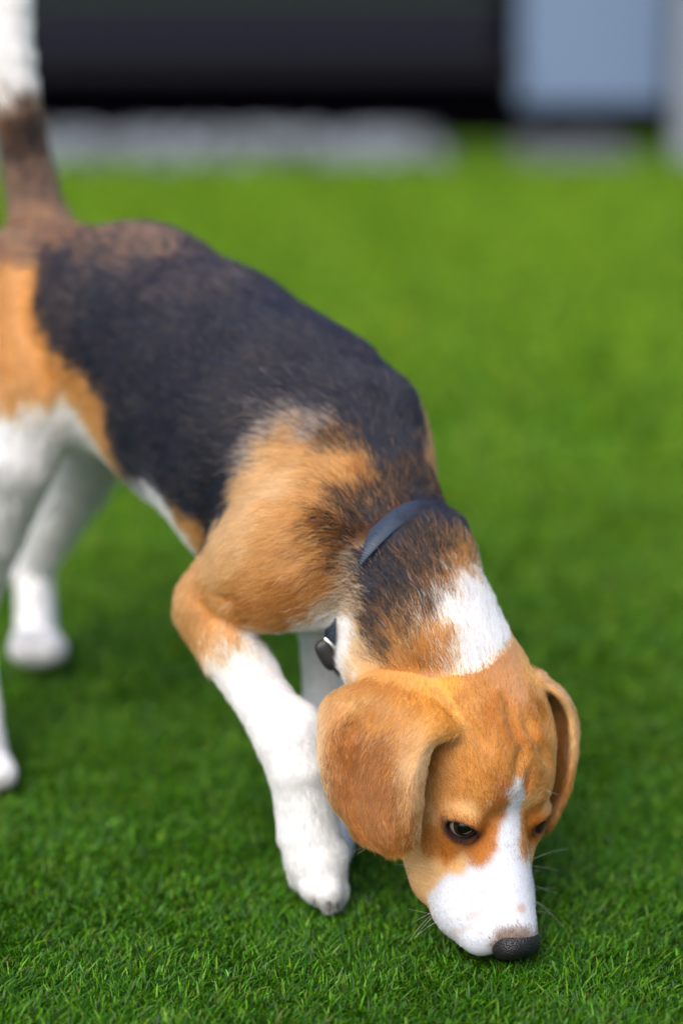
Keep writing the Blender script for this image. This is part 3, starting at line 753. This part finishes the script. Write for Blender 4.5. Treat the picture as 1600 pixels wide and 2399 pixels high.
# whiskers
wv_ = []; wf_ = []; off = 0
def whisk(f, u, r, d, Ln, bend):
    global off
    root = H(f, u, r); d = nrm(Fh*d[0] + Uh*d[1] + Rh*d[2]); s_ = np.linspace(0, 1, 9)
    pts = [root + d*Ln*t + np.array([0, 0, -1])*Ln*bend*t*t for t in s_]
    v, fa = tube(pts, np.linspace(.00009, .00003, 9), 5)
    mesh_obj('whisker', v, fa, WHM, dog)
wr = np.random.default_rng(3); WHM = material('whisker', .4, cl(225, 222, 210))
for s in (1, -1):
    for row in range(3):
        for k in range(4):
            whisk(.088+k*.0085, -.010-row*.006, s*(.026+.003*(row % 2)-k*.0015), (wr.uniform(-.6, .4), wr.uniform(-.5, .5), s*1.0), wr.uniform(.02, .045), wr.uniform(-.1, .45))
    for k in range(2): whisk(.040, .022, s*.018, (wr.uniform(.1, .7), wr.uniform(.5, 1), s*wr.uniform(.1, .6)), wr.uniform(.012, .022), .1)
    for k in range(2): whisk(.06, -.045, s*.03, (wr.uniform(-.5, .5), -.4, s), wr.uniform(.03, .05), .2)
# claws
claws = []
for (x, y, Y, dx) in ((713, 2072, 1.435, -2), (738, 2101, 1.418, -1), (769, 2120, 1.413, 1), (788, 2112, 1.422, 2)):
    a = P(x, y-6, Y); b2 = P(x+dx*1.5, y+10, Y-.004) ; v, fa = tube([a, (a+b2)/2+[0, -.001, .001], b2, b2+(b2-a)*.25+[0, 0, -.002]], [.0014, .0013, .0008, .0002], 7)
    mesh_obj('claw', v, fa, material('claw', .35, cl(78, 60, 54)) if not claws else claws[0], dog); claws.append(bpy.data.materials['claw'])

r1 = np.random.default_rng(11)
def len_fine(X, k):
    q = X-S; f = q @ Fh
    L0 = np.where(k == 1, .0052 - .0022*np.clip((f-.03)/.06, 0, 1), .0110)
    L0 = np.where(k == 2, .0065, L0)
    L0 = np.where((k == 0) & (X[:, 2] < .15), .0070, L0)
    return L0
if QUICK != 'nofur':
    NH = 1.75 if QUICK != 'fast' else .4
    def d1(X, k):                                    # head, neck and front in focus
        dep = np.clip((1.64-X[:, 1])/.10, 0, 1)
        return np.where(k > 0, 1.0,   .60+.40*dep)*np.where((k > 0), 1.35, 1)
    make_hair('coat', int(520000*NH), d1, len_fine, lambda X, k: np.where(k > 0, .00008, .00010) + np.clip(X[:, 1]-1.55, 0, .3)*.0006, r1)
print('hair', time.time()-T0)

# ------------------------------------------------------------------ turf
ZT = -.012
gnd = bpy.data.materials.new('turf_base'); gnd.use_nodes = True; gt = gnd.node_tree; gb = gt.nodes['Principled BSDF']; gb.inputs['Roughness'].default_value = .9; gb.inputs['Specular IOR Level'].default_value = .1
n1 = gt.nodes.new('ShaderNodeTexNoise'); n1.inputs['Scale'].default_value = 260; n2 = gt.nodes.new('ShaderNodeTexNoise'); n2.inputs['Scale'].default_value = 3
tcg = gt.nodes.new('ShaderNodeTexCoord'); gt.links.new(tcg.outputs['Object'], n1.inputs[0]); gt.links.new(tcg.outputs['Object'], n2.inputs[0])
rg = gt.nodes.new('ShaderNodeValToRGB'); rg.color_ramp.elements[0].color = (*cl(20, 42, 8), 1); rg.color_ramp.elements[1].color = (*cl(84, 120, 26), 1); rg.color_ramp.elements[0].position = .3; rg.color_ramp.elements[1].position = .7
gt.links.new(n1.outputs[0], rg.inputs[0]); gt.links.new(rg.outputs[0], gb.inputs['Base Color'])
gv = np.array([[-60, -20, ZT], [60, -20, ZT], [60, 100, ZT], [-60, 100, ZT]]); go = mesh_obj('ground', gv, np.array([[0, 1, 2, 3]]), gnd, None, False); tag(go, kind='structure')
def blades(n, region, width, length, r, seed):
    nt_ = n//7; x, y = region(nt_, r); ct = np.repeat(np.arange(nt_), 7); ta = r.uniform(0, 2*math.pi, len(ct)); tr_ = np.abs(r.normal(0, 1, len(ct)))*width(np.array([2.0]))*1.3
    x = x[ct] + np.cos(ta)*tr_; y = y[ct] + np.sin(ta)*tr_
    X = np.stack([x, y, np.full(len(x), ZT)], 1); n = len(x)
    ang = ta + r.normal(0, .5, n); pa = vnoise(X, 14, seed)*2.0 + vnoise(X, 60, seed+1)*1.5
    dirx = np.cos(ang)*.9 + np.cos(pa)*.35; diry = np.sin(ang)*.9 + np.sin(pa)*.35
    dr = np.stack([dirx, diry, np.zeros(n)], 1)
    dist = np.hypot(x, y); Ln = length(dist)*r.uniform(.6, 1.25, n)*(1+(.22*vnoise(X, 60, seed+5)+.22*vnoise(X, 28, seed+6))*(dist < 2.3)); wd = width(dist)*r.uniform(.7, 1.2, n)
    lean = r.uniform(.1, .9, n); curl = r.uniform(.2, 1.7, n)
    s = np.array([0, .4, .75, 1.0])
    cen_ = X[:, None] + dr[:, None]*(Ln*lean)[:, None, None]*(s**1.6)[None, :, None]
    up = (Ln*.95)[:, None]*(s - curl[:, None]*.38*s**2.4); cen_[:, :, 2] += up
    sd_ = np.stack([-diry, dirx, np.zeros(n)], 1); sd_ /= np.maximum(np.linalg.norm(sd_, axis=1), 1e-6)[:, None]
    tw = r.uniform(-1.2, 1.2, n); sd_ = sd_*np.cos(tw)[:, None] + dr*np.sin(tw)[:, None]
    prof_ = np.array([.8, 1.0, .8, .25])
    Lf = cen_ - sd_[:, None]*(wd[:, None]*prof_/2)[:, :, None]; Rt = cen_ + sd_[:, None]*(wd[:, None]*prof_/2)[:, :, None]
    Vb = np.stack([Lf, Rt], 2).reshape(n*8, 3)
    b0 = (np.arange(n)*8)[:, None]; Fb = np.concatenate([b0+[[0, 1, 3, 2]], b0+[[2, 3, 5, 4]], b0+[[4, 5, 7, 6]]])
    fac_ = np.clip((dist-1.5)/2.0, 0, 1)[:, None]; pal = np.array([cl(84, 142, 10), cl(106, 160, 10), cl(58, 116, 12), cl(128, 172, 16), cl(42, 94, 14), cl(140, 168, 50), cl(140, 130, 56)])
    ci = r.choice(7, n, p=[.27, .23, .2, .12, .12, .045, .015]); col = pal[ci]*(np.array([.50, .63, .42])*(1-fac_) + np.array([1.45, 1.15, .9])*fac_)*np.exp(r.normal(0, .26, n) + .05*vnoise(X, 7, seed+8))[:, None]  # near blades darker, far brighter: pile shade and grazing sheen put into colour
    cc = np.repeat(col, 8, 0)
    return Vb, Fb, cc
rt = np.random.default_rng(5)
VB, FB, CB = [], [], []
def add(n, y0, y1, hw, width, length, seed, inner=0):
    def reg(n, r):
        k = np.arange(n) + r.random()*50; a_ = (.5 + k*.7548776662) % 1; b_ = (.5 + k*.5698402910) % 1      # even, unclumped spread
        y = np.sqrt(y0*y0 + a_*(y1*y1-y0*y0)); x = (b_*2-1)*hw*y
        if inner: x = np.sign(x)*(inner + np.abs(x)/hw/y*(hw-inner))*y
        x += r.normal(0, .0006, n); y += r.normal(0, .0006, n); return x, y
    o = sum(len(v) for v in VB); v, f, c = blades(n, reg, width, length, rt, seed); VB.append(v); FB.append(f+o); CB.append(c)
GS = 1.0
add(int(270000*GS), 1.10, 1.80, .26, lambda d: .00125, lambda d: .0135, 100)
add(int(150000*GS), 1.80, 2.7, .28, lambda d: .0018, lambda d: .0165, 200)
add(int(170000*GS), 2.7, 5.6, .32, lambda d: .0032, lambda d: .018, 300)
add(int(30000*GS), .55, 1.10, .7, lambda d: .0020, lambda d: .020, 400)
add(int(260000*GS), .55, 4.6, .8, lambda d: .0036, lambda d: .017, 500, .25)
blade_m = bpy.data.materials.new('turf_blade'); blade_m.use_nodes = True; bt = blade_m.node_tree; pb = bt.nodes['Principled BSDF']
pb.inputs['Roughness'].default_value = .5; pb.inputs['Specular IOR Level'].default_value = .35
ab = bt.nodes.new('ShaderNodeAttribute'); ab.attribute_name = 'tint'; bt.links.new(ab.outputs['Color'], pb.inputs['Base Color'])
tr = bt.nodes.new('ShaderNodeBsdfTranslucent'); bt.links.new(ab.outputs['Color'], tr.inputs['Color']); ms = bt.nodes.new('ShaderNodeMixShader'); ms.inputs[0].default_value = .33
bt.links.new(pb.outputs[0], ms.inputs[1]); bt.links.new(tr.outputs[0], ms.inputs[2]); bt.links.new(ms.outputs[0], bt.nodes['Material Output'].inputs['Surface'])
Vb = np.concatenate(VB); Cb = np.concatenate(CB)
# press the pile down where paws stand and the muzzle touches
lowv = V[V[:, 2] < .004]
grid = {}
for p in lowv: grid[(int(p[0]//.004), int(p[1]//.004))] = 1
key = set(grid)
near_ = np.where((Vb[:, 1] < 2.0) & (Vb[:, 2] > -.008))[0]
kx = (Vb[near_, 0]//.004).astype(int); ky = (Vb[near_, 1]//.004).astype(int)
pr_ = np.array([(a, b) in key for a, b in zip(kx.tolist(), ky.tolist())]) if len(near_) else np.zeros(0, bool)
Vb[near_[pr_], 2] = -.008
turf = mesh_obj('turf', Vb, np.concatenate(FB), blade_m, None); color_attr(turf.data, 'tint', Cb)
tag(turf, 'short green artificial turf covering the ground under the beagle', 'turf', kind='stuff')
print('turf', time.time()-T0)

# ------------------------------------------------------------------ background: fence, panel, post, pebbles
def boxv(c, s, bev=.004):
    c = np.array(c, float); h = np.array(s, float)/2
    bm_v = []
    for sx_ in (-1, 1):
        for sy_ in (-1, 1):
            for sz_ in (-1, 1):
                for ax in range(3):
                    p = h - bev; p[ax] = h[ax]; bm_v.append(c + p*np.array([sx_, sy_, sz_]))
    return np.array(bm_v)
import bmesh
def boxes(name, L_, mat, parent=None, bev=.004):
    bm = bmesh.new()
    for c, s in L_:
        r_ = bmesh.ops.create_cube(bm, size=1)
        for v in r_['verts']: v.co = Vector((v.co.x*s[0]+c[0], v.co.y*s[1]+c[1], v.co.z*s[2]+c[2]))
    bmesh.ops.bevel(bm, geom=list(bm.edges), offset=bev, segments=1, affect='EDGES')
    me = bpy.data.meshes.new(name); bm.to_mesh(me); bm.free(); me.materials.append(mat)
    o = bpy.data.objects.new(name, me); C.objects.link(o)
    if parent: o.parent = parent; o.location = -parent.location
    return o
WY = 6.15
darkw = material('dark_cladding', .8, cl(20, 22, 34), .15)
black = material('black_plinth', .9, cl(4, 3, 6), .0)
wall = empty('clad_wall', (-1.2, WY, ZT)); tag(wall, 'dark charcoal clad wall with a black plinth behind the turf', 'wall')
boards = [((-1.55, WY+.02+.0*i, .20+.15*i+.072), (4.0, .03, .143)) for i in range(13)]
boxes('cladding', boards, darkw, wall)
boxes('ledge', [((-1.55, WY-.012, .172), (4.0, .05, .036))], material('ledge', .9, cl(26, 26, 32), .1), wall)
boxes('plinth', [((-1.55, WY+.06, .100), (3.98, .06, .232))], black, wall)
pan = empty('pale_panel', (.66, WY, .0)); tag(pan, 'pale blue grey door panel right of the dark wall', 'door')
px0 = P(1215, 200, WY)[0]; px1 = P(1560, 200, WY)[0]; pz0 = P(1400, 243, WY)[2]
blue = material('pale_blue_paint', .45, cl(100, 120, 150), .4, bump=('noise', 8, .1, .002))
boxes('door_leaf', [(((px0+px1)/2, WY, pz0+1.0), (px1-px0, .035, 2.0))], blue, pan)
boxes('door_frame', [((px0-.03, WY+.01, 1.0), (.045, .06, 2.05)), ((px1+.03, WY+.01, 1.0), (.045, .06, 2.05))], black, pan)
boxes('threshold', [(((px0+px1)/2, WY+.08, (pz0+ZT)/2), (px1-px0+.1, .05, pz0-ZT-.01))], black, pan)
p0 = G(1590, 375, ZT)
post = boxes('post', [((p0[0]+.05, p0[1]+.05, 1.0), (.11, .11, 2.03))], material('grey_post', .6, cl(128, 136, 150), .4)); tag(post, 'pale grey square post at the right edge of the turf', 'post')
w2 = boxes('rear_wall', [((2.6, WY+.25, 1.0), (3.2, .06, 2.04))], darkw); tag(w2, 'dark wall continuing behind the grey post', 'wall')
# pebbles: one bed nobody could count
rp_ = np.random.default_rng(9); pv, pf_, pcl = [], [], []
ico = bmesh.new(); bmesh.ops.create_icosphere(ico, subdivisions=1, radius=1); iv = np.array([v.co[:] for v in ico.verts]); ifc = np.array([[v.index for v in f.verts] for f in ico.faces]); ico.free()
def pebbles(n, x0, x1, y0, y1, r0, r1, bright, hmax=.03):
    for _ in range(n):
        R3 = rp_.uniform(r0, r1, 3)*[1, 1, .65]; c = np.array([rp_.uniform(x0, x1), rp_.uniform(y0, y1), ZT + rp_.uniform(0, hmax)])
        a = rp_.uniform(0, 6.28); v = iv*R3; v = np.stack([v[:, 0]*math.cos(a)-v[:, 1]*math.sin(a), v[:, 0]*math.sin(a)+v[:, 1]*math.cos(a), v[:, 2]], 1)+c
        pf_.append(ifc + sum(len(q) for q in pv) if False else ifc + pebbles.o); pebbles.o += len(v); pv.append(v)
        g = bright*rp_.uniform(.2, 2.2); pcl.append(np.repeat([[g*.86, g*1.0, g*1.14]], len(v), 0))
pebbles.o = 0
xa, xb = G(20, 390, ZT)[0]-.6, G(1040, 390, ZT)[0]
ya = G(500, 392, ZT)[1]
pebbles(1900, xa, xb, ya, WY-.02, .013, .030, .115)
pebbles(900, G(1230, 380, ZT)[0], G(1480, 380, ZT)[0], ya+.05, WY-.02, .010, .022, .06, .012)
pm = material('pebble_stone', .7, attr='tint', spec=.3)
pe = mesh_obj('pebbles', np.concatenate(pv), np.concatenate(pf_), pm); color_attr(pe.data, 'tint', np.clip(np.concatenate(pcl), 0, .8))
tag(pe, 'bed of pale grey pebbles along the foot of the dark wall', 'pebbles', kind='stuff')
print('done', time.time()-T0)
